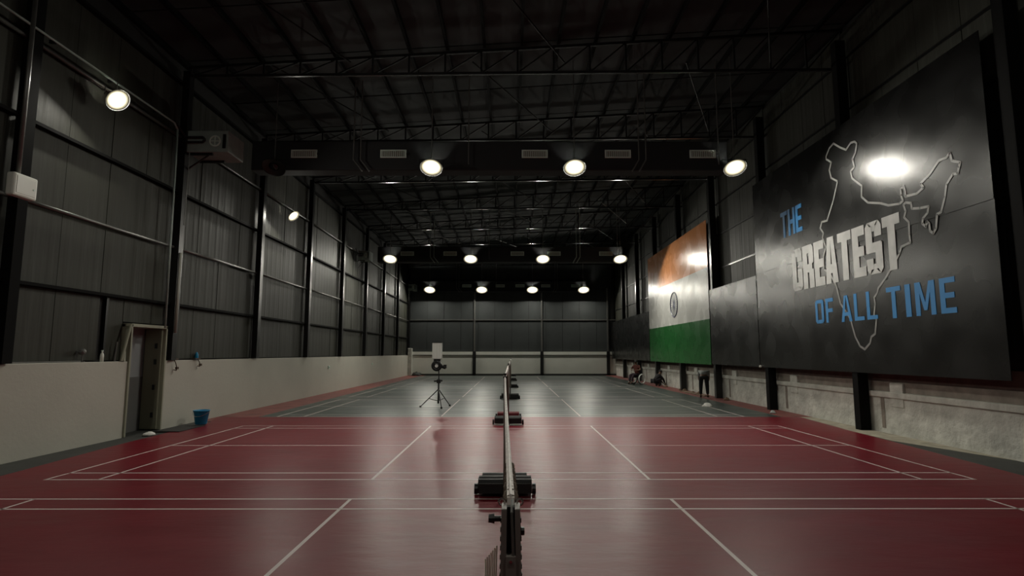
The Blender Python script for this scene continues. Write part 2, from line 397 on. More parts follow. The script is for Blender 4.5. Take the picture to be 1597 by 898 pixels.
# ---------------------------------------------------------------- banners on the right wall
BX = 8.30
def strip(parent, name, m, ya, yb, za, zb, tilt=0, thick=.012):
    n = 6; b = MB(); x0 = BX; x1 = BX+tilt*(zb-za); vs = []
    for i in range(n+1):
        y = ya+(yb-ya)*i/n
        vs += [(x0, y, za), (x1, y, zb), (x1+thick, y, zb), (x0+thick, y, za)]
    fs = []
    for i in range(n): fs += [(4*i+k, 4*i+4+k, 4*i+4+(k+1) % 4, 4*i+(k+1) % 4) for k in range(4)]
    fs += [(3,2,1,0), (4*n,4*n+1,4*n+2,4*n+3)]
    return b.add(vs, fs).build(name, m, parent)
big = empty('wall_banner', 'huge glossy black banner reading THE GREATEST OF ALL TIME over a country outline', 'banner', (0,0,0))
strip(big, 'vinyl_strip', M['vinyl'], 9.55, 19.1, 4.45, 7.52, .004)
strip(big, 'vinyl_strip', M['vinyl'], 9.55, 19.1, 3.10, 4.45, .009)
strip(big, 'vinyl_strip', M['vinyl'], 9.55, 19.1, 1.35, 3.10, 0)
LX = BX-.005
def glyph(ch, sx, sy):
    c = .16; P = []
    R = lambda x0, y0, x1, y1: P.append([(x0,y0),(x1,y0),(x1,y1),(x0,y1)])
    m0, m1 = .5-sy/2, .5+sy/2
    def cor(cx, cy):     # chamfer joining bars at a corner
        X0, X1 = (0, sx) if cx == 0 else (1, 1-sx); Y0_, Y1_ = (0, sy) if cy == 0 else (1, 1-sy)
        ca = c if cx == 0 else 1-c; cb = .09 if cy == 0 else .91
        P.append([(X0, cb), (ca, Y0_), (ca if abs(ca-.5) < abs(X1-.5) else X1, Y1_), (X1, Y1_), (X1, cb)])
    if ch == 'T': R(0,1-sy,1,1); R(.5-sx/2,0,.5+sx/2,1-sy)
    if ch == 'H': R(0,0,sx,1); R(1-sx,0,1,1); R(sx,m0,1-sx,m1)
    if ch == 'E': R(0,0,sx,1); R(sx,0,1,sy); R(sx,1-sy,1,1); R(sx,m0,.92,m1)
    if ch == 'F': R(0,0,sx,1); R(sx,1-sy,1,1); R(sx,m0,.9,m1)
    if ch == 'L': R(0,0,sx,1); R(sx,0,1,sy)
    if ch == 'I': R(.5-sx/2,0,.5+sx/2,1)
    if ch == 'A':
        P.append([(0,0),(sx,0),(.5,1),(.5-sx*.6,1)]); P.append([(1-sx,0),(1,0),(.5+sx*.6,1),(.5,1)]); R(.22,.22,.78,.22+sy); R(.5-sx*.6,.93,.5+sx*.6,1)
    if ch == 'M': R(0,0,sx,1); R(1-sx,0,1,1); P.append([(sx*.5,1),(sx*1.2,1),(.5+sx*.35,.15),(.5-sx*.35,.15)]); P.append([(1-sx*1.2,1),(1-sx*.5,1),(.5+sx*.35,.15),(.5-sx*.35,.15)])
    if ch in 'OG':
        R(0,.09,sx,.91); R(c,0,1-c,sy); R(c,1-sy,1-c,1)
        for cx in (0,1):
            for cy in (0,1): cor(cx, cy)
        if ch == 'O': R(1-sx,.09,1,.91)
        else: R(1-sx,.09,1,.5); R(.55,.5-sy,1,.5); R(1-sx,.68,1,.91)
    if ch == 'S':
        R(c,0,1-c,sy); R(c,1-sy,1-c,1); R(.05,m0,.95,m1); R(0,m0+.02,sx,.91); R(1-sx,.09,1,m1-.02)
        R(1-sx,.70,1,.91); R(0,.09,sx,.30)
        for cx in (0,1):
            for cy in (0,1): cor(cx, cy)
    if ch == 'R': R(0,0,sx,1); R(sx,1-sy,.86,1); R(sx,m0-.04,.86,m1-.04); P.append([(1-sx,m1-.08),(1,m1-.02),(1,.92),(.86,1),(1-sx,1)]); R(1-sx,0,1,m0+.02)
    return P
def word(parent, txt, ya, yb, za, zb, m, sx, sy, gap):
    n = len(txt); wts = [.45 if t == ' ' else (.38 if t == 'I' else (1.2 if t == 'M' else (.85 if t in 'ELF' else 1))) for t in txt]
    unit = (ya-yb)/(sum(wts)+gap*(n-1)); y = ya
    for t, wt in zip(txt, wts):
        if t != ' ':
            b = MB(); W = wt*unit; sxx = sx/wt if t != 'I' else .9
            for i, p in enumerate(glyph(t, sxx, sy)):
                q = [(y-u*W, za+v*(zb-za)) for u, v in p]; k = len(q); e = .0004*i
                b.add([(LX-.002-e, a, c) for a, c in q]+[(LX+.008, a, c) for a, c in q],
                      [tuple(range(k)), tuple(range(k, 2*k))[::-1]]+[(i2, i2+k, (i2+1) % k+k, (i2+1) % k) for i2 in range(k)])
            b.build('letter', m, parent)
        y -= (wt+gap)*unit
word(big, 'THE', 17.18, 15.92, 5.28, 6.07, M['print_blue'], .30, .15, .14)
word(big, 'GREATEST', 16.62, 11.92, 3.60, 4.81, M['print_white'], .42, .19, .07)
word(big, 'OF', 15.48, 14.62, 2.60, 3.23, M['print_blue'], .26, .15, .24)
word(big, 'ALL', 14.28, 12.86, 2.58, 3.23, M['print_blue'], .26, .14, .22)
word(big, 'TIME', 12.52, 10.56, 2.56, 3.24, M['print_blue'], .28, .15, .28)
OUT = [(222,170),(232,145),(245,130),(265,142),(285,150),(300,128),(312,124),(319,130),(315,160),(305,180),(312,205),(300,218),(304,240),(335,265),(335,300),(355,318),(395,320),(420,327),(455,322),(467,312),(460,295),(460,275),(468,265),(473,280),(475,298),(510,290),(532,270),(522,258),(550,230),(580,185),(605,175),(615,160),(622,185),(648,190),(645,205),(640,225),(625,228),(605,260),(600,300),(588,348),(575,355),(572,400),(563,416),(553,408),(550,385),(542,378),(540,395),(528,385),(530,368),(545,350),(548,330),(520,336),(495,337),(492,320),(475,318),(468,325),(475,345),(470,365),(485,380),(487,420),(490,445),(475,452),(462,458),(455,480),(440,510),(430,525),(410,560),(388,590),(385,605),(375,620),(378,640),(374,680),(382,690),(378,735),(366,745),(362,765),(345,785),(330,775),(315,745),(305,710),(300,690),(285,665),(268,640),(262,615),(255,585),(235,545),(215,530),(213,490),(221,460),(210,430),(213,415),(203,400),(208,380),(225,375),(245,310),(258,250),(238,240),(232,215),(238,190),(222,180)]
def banner_yz(a, b):      # traced outline: picture position -> place on the banner's plane (Y along wall, Z up)
    u, v = 1180+a/2.0408, 160+b/2.0408
    dx, dy = (u-798.5)/889.4, (449-v)/889.4
    cp, sp, cy, sy = math.cos(.1135), math.sin(.1135), math.cos(.002), math.sin(.002)
    F = Vector((sy*cp, cy*cp, sp)); Rt = Vector((cy, -sy, 0)); U = Rt.cross(F)
    q = F+Rt*dx+U*dy; t = BX/q.x
    return q.y*t, 1.811+q.z*t
yz = [banner_yz(a, b) for a, b in OUT]
b = MB()
for (ya, za), (yb, zb) in zip(yz, yz[1:]+yz[:1]):
    L = math.hypot(yb-ya, zb-za)
    if L < 1e-4: continue
    b.box((BX-.004, (ya+yb)/2, (za+zb)/2), (.005, L+.02, .05), Matrix.Rotation(math.atan2(zb-za, yb-ya), 3, 'X'))
b.build('country_outline', M['print_line'], big)
fl = empty('flag_banner', 'tall orange white and green striped flag banner with a navy spoked wheel', 'banner')
strip(fl, 'orange_band', M['saffron'], 23.8, 34.2, 5.42, 7.45)
strip(fl, 'white_band', M['flag_white'], 23.8, 34.2, 3.23, 5.42)
strip(fl, 'green_band', M['flag_green'], 23.8, 34.2, 1.33, 3.23)
wb_ = MB(); Ry = Matrix.Rotation(math.pi/2, 3, 'Y')
wb_.torus((BX-.004, 28.9, 4.25), .62, .035, Ry, n=36, m=4); wb_.lathe([(.1,-.004),(.1,.004)], (BX-.004, 28.9, 4.25), Ry, n=16)
for i in range(24):
    a = 2*math.pi*i/24
    wb_.box((BX-.004, 28.9+.35*math.cos(a), 4.25+.35*math.sin(a)), (.006, .56, .02), Matrix.Rotation(a, 3, 'X'))
wb_.build('spoked_wheel', M['navy'], fl)
b1 = empty('wall_banner', 'plain glossy black low banner between the flag banner and the lettered banner', 'banner')
strip(b1, 'vinyl_strip', M['vinyl'], 19.15, 23.7, 2.9, 4.42, .001); strip(b1, 'vinyl_strip', M['vinyl'], 19.15, 23.7, 1.35, 2.90, 0)
b2 = empty('wall_banner', 'plain dull black low banner beyond the flag banner at the far end', 'banner')
strip(b2, 'vinyl_strip', M['vinyl'], 34.3, 47.1, 2.9, 4.3); strip(b2, 'vinyl_strip', M['vinyl'], 34.3, 47.1, 1.35, 2.90)

# ---------------------------------------------------------------- flood lamps
TILT = math.radians(30)
lr = Matrix.Rotation(math.pi-TILT, 3, 'X') if False else Matrix.Rotation(-TILT, 3, 'X') @ Matrix.Rotation(math.pi, 3, 'X')
def lens_mesh():
    b = MB(); n = 24; R0 = .14
    b.lathe([(R0, -.0), (R0*.7, .022), (0.0001, .03)], n=n); return b.mesh('lens', M['lens'], True)
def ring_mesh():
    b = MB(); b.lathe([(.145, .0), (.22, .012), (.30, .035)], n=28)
    b.f = [q for q in b.f if len(q) == 4]; return b.mesh('halo_ring', M['halo'], True)
def shell_mesh():
    b = MB(); b.lathe([(.02, -.16), (.12, -.15), (.17, -.06), (.31, .03), (.318, .045), (.31, .045), (.30,.03), (.14,-.008)], n=28); b.f = [q for q in b.f if len(q) == 4]
    for k in range(8):
        a = math.pi*k/4; b.box((.12*math.cos(a), .12*math.sin(a), -.12), (.10, .012, .08), Matrix.Rotation(a, 3, 'Z'))
    return b.mesh('housing', M['black_steel'], False)
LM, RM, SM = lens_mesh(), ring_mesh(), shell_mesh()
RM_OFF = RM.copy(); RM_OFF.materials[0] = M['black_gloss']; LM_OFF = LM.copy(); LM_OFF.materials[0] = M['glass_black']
RM_FAR = RM.copy(); RM_FAR.materials[0] = halo_mat(4.0)  # stronger painted bloom for the far rows
def flood(label, loc, rz=0, group=None, on=True, drop=1.6, tilt=TILT, rs=1):
    t = empty('flood_lamp', label, 'lamp', loc, rz, group)
    e = (-(math.pi-tilt)+0, 0, 0)
    # lens axis (+Z local) turned to point down and towards local -Y
    e = (math.pi-tilt, 0, 0)
    inst(SM, 'housing', t, rot=e, scale=(rs,rs,1)); inst((RM if rs == 1 else RM_FAR) if on else RM_OFF, 'halo_ring', t, rot=e, scale=(rs,rs,1)); inst(LM if on else LM_OFF, 'lens', t, rot=e)
    b = MB(); b.path([(-.33,.03,0), (-.33,.03,.22), (.33,.03,.22), (.33,.03,0)], .012, n=6)
    b.build('bracket', M['black_steel'], t)
    if abs(abs(rz)-1.27) < .1: t.scale = (.75,)*3
    if drop: MB().tube((0,.03,.22), (0,.03,drop), .014, n=6).build('hanger_rod', M['grey_steel'], t)
    return t
ROWY = [15.3, 30.8, 46.1]; LXs = [-6.62, -2.22, 1.78, 6.15]
rown = ['nearest hanging row', 'middle hanging row', 'farthest hanging row']; coln = ['leftmost', 'second from left', 'third from left', 'rightmost']
XO = {0: [-6.55, -2.2, 1.76, 6.2], 1: [-6.6, -2.2, 1.75, 5.98], 2: [-6.6, -2.37, 1.75, 5.92]}
for r in range(3):
    for c in range(4):
        on = not (r == 0 and c == 0)
        x = XO[r][c]
        lab = f'lit round flood lamp, {coln[c]} in the {rown[r]}' if on else 'unlit flood lamp hanging left of the nearest lit row'
        flood(lab, (x, ROWY[r], 6.93), 0, 'flood lamps hung in rows under the ducts', on, drop=roof_z(x)-6.93+.07, tilt=TILT, rs=[1, 1.25, 1.55][r])  # far rings and housings enlarged to carry the lamps' bloom
for c_, x in enumerate((-6.6, -2.2, 1.77, 6.1)):     # the next row of the same lamps, over the camera's end of the hall, aimed down the hall
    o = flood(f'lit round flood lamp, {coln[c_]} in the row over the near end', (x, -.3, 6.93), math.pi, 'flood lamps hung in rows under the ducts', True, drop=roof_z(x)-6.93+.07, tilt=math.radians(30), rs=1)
    for ch in o.children:
        if ch.name.startswith('lens'): ch.scale = (.5, .5, 1)
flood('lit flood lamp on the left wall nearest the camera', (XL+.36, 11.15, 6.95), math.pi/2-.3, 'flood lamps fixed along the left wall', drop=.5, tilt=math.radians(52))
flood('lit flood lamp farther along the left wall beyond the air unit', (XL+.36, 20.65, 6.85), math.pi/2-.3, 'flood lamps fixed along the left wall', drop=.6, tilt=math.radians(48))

# ---------------------------------------------------------------- air units, ducts and grilles
wh = ['nearest', 'middle', 'farthest']
gx = [[-5.89, -3.35, .68, 3.05, 5.47], [-5.75, -3.37, .36, 2.39, 5.27], [-3.62, -.88, .75, 2.86, 5.33]]
def cyl_slats(w_, h_):
    b = MB()
    for i in range(11): b.box((-w_/2+w_*(i+.5)/11, -.02, 0), (.012, .03, h_))
    return b
fm = MB(); fm.b2((-.37,-.035,-.115),(.37,0,-.085)); fm.b2((-.37,-.035,.085),(.37,0,.115)); fm.b2((-.37,-.035,-.085),(-.33,0,.085)); fm.b2((.33,-.035,-.085),(.37,0,.085))
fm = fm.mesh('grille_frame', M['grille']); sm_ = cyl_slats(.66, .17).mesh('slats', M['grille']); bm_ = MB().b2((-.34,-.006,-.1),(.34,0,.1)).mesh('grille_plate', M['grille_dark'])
DZ = [7.42, 7.26, 7.26]
for r in range(3):
    y = ROWY[r]+.45; dz_ = DZ[r]
    t = empty('air_duct', f'long black cross duct with pale grilles, {wh[r]} of the three', 'duct', (0, y, dz_), 0, 'black air ducts hung across the hall')
    z0, z1 = -.44, .42
    MB().b2((-7.4, 0, z0), (6.2, .55, z1)).build('duct_body', M['duct'], t, bevel=.03)
    for x in gx[r]:
        g = inst(bm_, 'grille', t, (x, -.005, .03)); inst(fm, 'grille_frame', g, (0,-.003,0)); inst(sm_, 'slats', g, (0,-.003,0))
        MB().b2((.37,-.04,-.03),(.43,-.005,.03)).build('damper_lever', M['black_gloss'], g)
    for x in (-4.45, 3.62):
        for dx in (0, .2):
            b = MB(); b.path([(x+dx, -.15, roof_z(x)-dz_), (x+dx, -.15, -.18), (x+dx+(.26 if x < 0 else -.2), -.15, -.52)], .02, n=6)
            b.build('hanger_pipe', M['ahu'] if r == 1 else M['grey_steel'], t)  # middle row paler: lamp light on the pipes is put into their colour
    for x in (-1.2, 5.9): MB().tube((x, -.1, -.3), (x, -.1, roof_z(x)-dz_), .018, n=6).build('hanger_pipe', M['grey_steel'], t)
    a = empty('air_handler', f'pale metal air unit on brackets high on the left wall, {wh[r]} one', 'air unit', (-7.98, y-1.25 if r == 0 else y-.1, dz_-.52+.1*(r > 0)), 0, 'air units on the left wall')
    if r: a.location.x = -8.15; a.scale = (.55, 1, .9)
    MB().b2((-.36,-.35,.03), (.72,.5,.60)).build('casing', M['ahu'], a, bevel=.015)
    b = MB(); b.torus((.38,-.36,.32), .13, .022, Matrix.Rotation(math.pi/2,3,'X')); b.box((.38,-.36,.32),(.24,.015,.02)); b.box((.38,-.36,.32),(.02,.015,.24)); b.build('fan_guard', M['grille'], a)
    MB().b2((.58,-.37,.13),(.66,-.35,.5)).build('side_louvre', M['black_steel'], a)
    b = MB(); b.path([(-.34,-.42,.40),(.1,-.42,.40),(.14,-.40,.34),(.1,-.42,.27),(-.34,-.42,.27)], .03, n=6); b.path([(-.34,-.42,.4),(-.36,-.9,.62)], .03, n=6); b.build('coolant_pipe', M['black'], a)
    b = MB(); b.b2((-.38,-.3,-.03),(.3,-.24,.03)); b.path([(-.36,-.27,-.42),(.2,-.27,-.02)], .025, n=6); b.build('bracket', M['black_steel'], a)
    MB().b2((-.38,.3,-.03),(.3,.36,.03)).build('bracket', M['black_steel'], a)
    MB().path([(-.2,-.45,.0),(-.22,-.45,-.9 if r else -1.9)], .012, n=6).build('drain_tube', M['grey_steel'], a)

# ---------------------------------------------------------------- nets and posts
tapeh = .075
def net_x(k):      # slight sideways drift of each net line
    return {0: (0, -.075), 1: (-.085, -.07), 2: (-.07, -.03), 3: (-.02, .0), 4: (.0, .0), 5: (0, 0)}[k]
place = ['nearest red court', 'second red court', 'first grey court', 'second grey court', 'third grey court', 'farthest grey court']
for k, y0 in enumerate(COURT):
    ya, yb = y0+.0, y0+6.1; xa, xb = net_x(k); ZT = 1.50
    t = empty('badminton_net', f'badminton net seen edge on, strung over the {place[k]}', 'net', (xa, ya, 0), 0, 'badminton nets in one line down the hall')
    n = 20
    def P_(u): return Vector(((xb-xa)*u, 6.1*u, ZT-.03*math.sin(math.pi*u)))
    b = MB()
    wd = .016
    for i in range(n):
        p, q = P_(i/n), P_((i+1)/n)
        vs = []
        for s_ in (p, q):
            for dx, dz in ((-wd/2,0),(wd/2,0),(wd*.6,-tapeh),(-wd*.6,-tapeh)): vs.append(s_+Vector((dx,0,dz)))
        b.add(vs, [(0,1,5,4),(1,2,6,5),(2,3,7,6),(3,0,4,7)]+([(0,3,2,1)] if i == 0 else [])+([(4,5,6,7)] if i == n-1 else []))
    b.build('net_tape', M['tape'], t)
    b = MB(); st = .04 if k < 2 else .08; r_ = .0018 if k < 2 else .003
    m_ = int(6.05/st)
    for i in range(m_+1):
        p = P_(i*st/6.1); b.box(p+Vector((.01*math.sin(i*.3), 0, -tapeh-.34)), (r_, r_, .70))
    for j in range(int(.70/st)+1):
        for i in range(6):
            p, q = P_(i/6), P_((i+1)/6); dz = Vector((.004*math.sin(j), 0, -tapeh-j*st)); b.tube(p+dz, q+dz, r_*.6, n=4, cap=False)
    o = b.build('netting', M['netting'], t); o['kind'] = 'stuff'
    MB().tube(P_(0)+Vector((0,0,.004)), P_(1)+Vector((0,0,.004)), .004, n=5).build('head_cord', M['tape'], t)
    # posts
    for end in (0, 1):
        if k == 5 and end == 1: pass
        x = xa if end == 0 else xb; y = ya-.04 if end == 0 else yb+.04; s_ = -1 if end == 0 else 1
        lab = f'net post at the {"near" if end == 0 else "far"} end of the {place[k]}'
        p = empty('net_post', lab, 'net post', (x, y, 0), 0, 'weighted badminton net posts')
        if not (k == 0 and end == 0):
            b = MB(); b.tube((0,0,.06), (0,0,1.49), .02, n=10); b.build('upright', M['post'], p, smooth=True)
            MB().tube((0,0,1.49), (0,0,1.515), .024, n=10).build('cap', M['black_gloss'], p)
        mm = M['black']; mr = M['dark_red']
        redtop = (end == 0 and k in (2, 3))
        o0, o1 = (.02, .38) if end == 1 else (.32, .62)
        wdt = .76 if end == 1 else .68; hh = .17 if end == 1 else .16
        yy = s_*(o0+o1)/2
        b = MB()
        for g in range(2):
            yc = s_*(o0+(o1-o0)*(.27+.46*g)); rr = (o1-o0)*.26
            b.tube((-wdt/2+.04, yc, rr+.03), (wdt/2-.04, yc, rr+.03), rr, n=14)
        b.b2((-wdt/2+.05, min(s_*o0, s_*o1), .05), (wdt/2-.05, max(s_*o0, s_*o1), hh))
        b.build('base_weight', mr if redtop else mm, p)
        for sx in (-1, 1):
            wh_ = MB(); wh_.tube((sx*(wdt/2-.03), yy, .07), (sx*(wdt/2+.015), yy, .07), .068, n=14); wh_.build('wheel', M['black_gloss'], p)
        MB().b2((-.04, min(0, s_*o1), .015), (.04, max(0, s_*o1), .06)).build('base_arm', M['black_steel'], p)
        if k == 0 and end == 0:      # the near post: slotted channel with cord, knob and ring clips
            def taper(name, x0, x1, z0, z1, sc0, sc1, y0_, y1_, m):
                vs = [(x0*sc0,y0_,z0),(x1*sc0,y0_,z0),(x1*sc0,y1_,z0),(x0*sc0,y1_,z0),(x0*sc1,y0_,z1),(x1*sc1,y0_,z1),(x1*sc1,y1_,z1),(x0*sc1,y1_,z1)]
                return MB().add(vs, [(0,3,2,1),(4,5,6,7),(0,1,5,4),(1,2,6,5),(2,3,7,6),(3,0,4,7)]).build(name, m, p, bevel=.002)
            taper('side_cheek', -.026, -.011, 1.06, 1.495, 1, .74, -.035, .02, M['post'])
            taper('side_cheek', .011, .026, 1.06, 1.495, 1, .74, -.035, .02, M['post'])
            taper('channel_back', -.012, .012, .06, 1.49, 1, .8, .0, .02, M['black_steel'])
            taper('front_plate', -.0115, .0115, .06, 1.405, 1, .92, -.040, -.01, M['post'])
            taper('upright', -.026, .026, .05, 1.06, 1, 1, -.035, .02, M['post'])
            MB().path([(.003,.02,1.50),(.002,-.03,1.485),(.004,-.034,1.44),(.005,-.036,1.405)], .0032, n=6).build('tension_cord', M['grey_steel'], p)
            for sx in (-1, 1):
                MB().torus((sx*.019, .01, 1.498), .0065, .0022, Matrix.Rotation(math.pi/2,3,'X')).build('ring_clip', M['chrome'], p)
                b = MB()
                for i in range(22): zz = 1.47-.018*i; b.box((sx*(.0195+.0068*(1.495-zz)/.435), -.02, zz), (.003, .01, .009))
                b.build('toothed_edge', M['black'], p)
            b = MB(); b.tube((-.018,-.01,1.47), (-.036,-.01,1.47), .006, n=8); b.tube((-.034,-.01,1.47),(-.046,-.01,1.47), .010, .008, n=10); b.build('knob', M['black_gloss'], p)
            b = MB(); b.tube((.018,-.01,1.445), (.028,-.01,1.445), .008, n=8); b.build('knob', M['black_gloss'], p)
            for z in (1.395, 1.35, 1.30): MB().tube((0,-.039,z),(0,-.043,z), .003, n=8).build('rivet', M['chrome'], p)
            # cord wrapped round the tape end
            b = MB()
            for i in range(10): b.torus((-.002*i*.2, .06+i*.05, 1.487-.0012*i), .0125-.0004*i, .006, Matrix.Rotation(math.pi/2+.5*(-1)**i,3,'X'), n=10, m=5)
            b.build('cord_wrap', M['tape_brown'], p)['kind'] = 'stuff'
# hanging slack of net by the first post
b = MB(); 
for i in range(7): b.path([(-.03-.0044*i, .04+.01*i, 1.40-.008*i), (-.035-.003*i, .03+.01*i, 1.2-.01*i), (-.03-.003*i, .04+.01*i, 1.0)], .0015, n=4)
slack = b.build('net_slack', M['slack'], loc=(0, 1.24, 0)); tag(slack, 'loose brown net cords hanging left of the nearest post', 'cord'); slack['kind'] = 'stuff'

# ---------------------------------------------------------------- shuttle launcher on a tripod
t = empty('shuttle_launcher', 'shuttle feeding machine on a black tripod left of the nets', 'machine', (-2.45, 19.6, 0))
for fx, fy in ((-.58, -.15), (.36, .25), (.18, -.62)):
    l = MB().tube((0,0,.60), (fx,fy,.03), .018, .014, n=8).build('leg', M['black_steel'], t)
    MB().box((fx,fy,.03), (.06,.06,.06)).build('rubber_foot', M['black'], l)
    MB().tube((0,0,.2), (fx*.55,fy*.55,.29), .009, n=6).build('leg_brace', M['black_steel'], t)
MB().tube((0,0,.12), (0,0,.95), .03, n=12).build('column', M['black_steel'], t, smooth=True)
MB().tube((0,0,.95), (0,0,1.25), .018, n=12).build('inner_column', M['black_steel'], t, smooth=True)
b = MB(); b.box((0,0,.86), (.13,.13,.12)); b.tube((-.16,0,.86),(.13,0,.88),.03,n=8); b.build('clamp', M['black'], t, bevel=.01)
RX = Matrix.Rotation(math.pi/2, 3, 'X')
b = MB(); b.torus((-.06,-.12,1.38), .13, .055, RX, n=24, m=8); b.lathe([(.15,-.1),(.17,-.05),(.17,.1),(.12,.16)], (-.06,0,1.38), RX, n=20); b.build('launch_head', M['black_gloss'], t, smooth=True)
MB().lathe([(.055,-.01),(.055,.01)], (-.06,-.17,1.38), RX, n=16).build('pale_nozzle', M['cloth'], t)  # white disc set in the launch head
b = MB(); b.tube((.09,-.05,1.36), (.24,-.08,1.32), .05, .06, n=10); b.box((.22,-.08,1.36),(.1,.08,.12)); b.build('side_motor', M['black'], t)
b = MB(); b.box((-.06,0,1.56), (.22,.2,.1)); b.build('neck', M['black'], t, bevel=.01)
h = MB().box((-.06,0,1.89), (.32,.26,.56)).build('shuttle_hopper', M['hopper'], t, bevel=.02)
for x in (-.16, -.06, .04): MB().b2((x-.006-.0,-.137,1.64),(x+.006,-.13,2.15)).build('hopper_rib', M['white_plastic'], h)
MB().b2((-.22,-.14,2.155),(.10,.13,2.18)).build('hopper_lid', M['black_gloss'], h)

# ---------------------------------------------------------------- small things on the left
t = empty('bucket', 'blue plastic bucket standing by the white left wall', 'bucket', (-7.9, 14.85, 0))
b = MB(); b.lathe([(.0001,.01),(.125,.01),(.135,.02),(.185,.34),(.2,.345),(.2,.365),(.178,.365),(.17,.34),(.125,.03),(.0001,.03)], n=24); b.build('body', M['blue'], t, smooth=True)
b = MB(); pts = [(.2*math.cos(a), -.02+0*a, .34-.12*math.sin(a)) for a in [math.pi*i/10 for i in range(11)]]; b.path([(x, -.2*abs(math.sin(math.acos(max(-1,min(1,x/.2))))) , z) for x, y, z in pts], .005, n=6); b.build('handle', M['chrome'], t)
jb = empty('junction_box', 'white electrical box on the left wall at the edge of view', 'box', (XL+.33, 9.12, 4.52))
MB().box((.05,-.0,0), (.14,.46,.38)).build('casing', M['white_plastic'], jb, bevel=.03)
MB().box((.122,.0,0), (.01,.36,.28)).build('cover', M['white_plastic'], jb, bevel=.02)
MB().tube((.12,.14,-.02), (.14,.14,-.02), .016, n=8).build('knob', M['grille'], jb)
cd = empty('conduit_pipe', 'pale conduit rising from the white electrical box', 'pipe', (XL+.36, 9.05, 4.72))
MB().path([(0,0,0), (0,0,3.6)], .035, n=10).build('pipe', M['grey_steel'], cd, smooth=True)
cd = empty('conduit_pipe', 'pale conduit along the high left wall dropping beside a column to the door frame', 'pipe', (XL+.15, 8.3, 7.42))
b = MB(); b.path([(0,-2,0), (0,5.15,0), (0,5.3,-.12), (0,5.35,-5.02)], .022, n=10); b.build('pipe', M['ahu'], cd, smooth=True)
for y in (0, 1.5, 3, 4.5): MB().box((-.06,y,0), (.12,.04,.06)).build('clip', M['black_steel'], cd)
PZ = 1.63
t = empty('bottle', 'small pale bottle standing on the white wall ledge left of the door', 'bottle', (XL-.06, 11.9, PZ))
MB().lathe([(.0001,0),(.034,0),(.036,.12),(.03,.16),(.015,.19),(.015,.21)], n=14).build('body', M['white_plastic'], t, smooth=True)
MB().lathe([(.019,.21),(.019,.24),(.0001,.24)], n=12).build('cap', M['grille'], t)
b = MB(); b.lathe([(.0001,-.05),(.05,-.04),(.07,0),(.055,.05),(.0001,.06)], (0,0,.20), Matrix.Rotation(.8,3,'X'), n=12); b.tube((0,0,.0),(0,.01,.16),.012,n=6); b.lathe([(.05,0),(.05,.02)], n=12)
tag(b.build('ledge_object', M['grey_steel'], smooth=False, loc=(XL-.06, 11.35, PZ)), 'small grey round headed object on a stem on the left wall ledge', 'fixture')  # grey round head on a stem
b = MB(); b.box((0,0,.015), (.16, 2.0, .03)); tag(b.build('board', M['grey_steel'], loc=(XL-.12, 10.3, PZ)), 'thin grey board lying along the ledge at far left', 'board')
b = MB(); b.tube((0,0,.0),(.02,.01,.42),.02,.014,n=8); tag(b.build('rod', M['grey_steel'], loc=(XL-.07, 12.3, PZ)), 'short grey rod leaning on the ledge beside the door brace', 'rod')
def wire(label, y, s):
    b = MB(); b.box((.02,-.02,.02), (.10,.34*s,.03)); b.path([(.07,-.05,.02),(.09,0,-.08*s),(.09,.06,-.2*s),(.1,.02,-.26*s),(.1,-.08,-.24*s)], .012, n=6); b.box((.1,.05,-.2*s),(.05,.07,.06))
    tag(b.build('cable_bundle', M['netting'], loc=(XL, y, PZ+.01)), label, 'cable')
wire('dark cable loop hanging over the wall ledge just right of the door', 14.28, 1.0)
wire('dark tangled cable end hanging on the wall ledge above the bucket', 15.35, .7)
b = MB(); b.lathe([(.0001,0),(.05,0),(.045,.14),(.02,.2),(.0001,.21)], n=12); tag(b.build('bottle', M['blue'], smooth=True, loc=(XL-.1, 15.55, PZ)), 'dim blue bottle on the ledge above the bucket', 'bottle')
b = MB(); b.lathe([(.0001,0),(.04,0),(.04,.06),(.0001,.07)], n=12); tag(b.build('cup', M['white_plastic'], smooth=True, loc=(XL-.1, 14.45, PZ)), 'small pale cup on the ledge right of the door', 'cup')
for y, lb in ((26.5, 'nearer'), (34.8, 'farther')):
    b = MB(); b.box((0,0,0), (.04,.14,.14)); b.tube((.02,0,0),(.05,0,0),.03,n=8); tag(b.build('wall_socket', M['grille'], loc=(XL+.02, y, 1.16)), f'small grey socket on the white left wall, {lb} of two', 'socket')
b = MB(); b.b2((-.25,-.6,.001),(.35,.55,.02)); tag(b.build('door_mat', M['black'], loc=(-8.0, 14.05, 0.0)), 'black rubber mat on the floor at the doorway', 'mat')
def lump(name, label, cat, m, loc, r, seed, sq=.45, sx=1.0):
    rr = random.Random(seed); b = MB(); n = 12; rings = 5
    vs = []
    for i in range(rings+1):
        a = math.pi/2*i/rings
        for k in range(n):
            q = r*math.cos(a)*(1+rr.uniform(-.22,.22)); an = 2*math.pi*k/n
            vs.append((q*math.cos(an)*sx, q*math.sin(an), max(0, r*sq*math.sin(a)*(1+rr.uniform(-.2,.2))) if i else 0))
    fs = [(i*n+k, i*n+(k+1) % n, (i+1)*n+(k+1) % n, (i+1)*n+k) for i in range(rings) for k in range(n)]+[tuple(range(n))[::-1], tuple(range(rings*n, rings*n+n))]
    o = b.add(vs, fs).build(name, m, loc=loc, smooth=True); tag(o, label, cat); return o
lump('rag', 'small pale rag on the door threshold', 'rag', M['cloth'], (-8.02, 12.95, 0.0), .12, 3, .6)
lump('cloth', 'crumpled white cloth lying on the grey mat near the right sideline', 'cloth', M['cloth'], (6.70, 19.75, .001), .16, 5, .7)
lump('debris_heap', 'dark debris heap in the far left corner of the hall', 'debris', M['concrete'], (-7.6, 46.6, 0), .4, 8, .7)
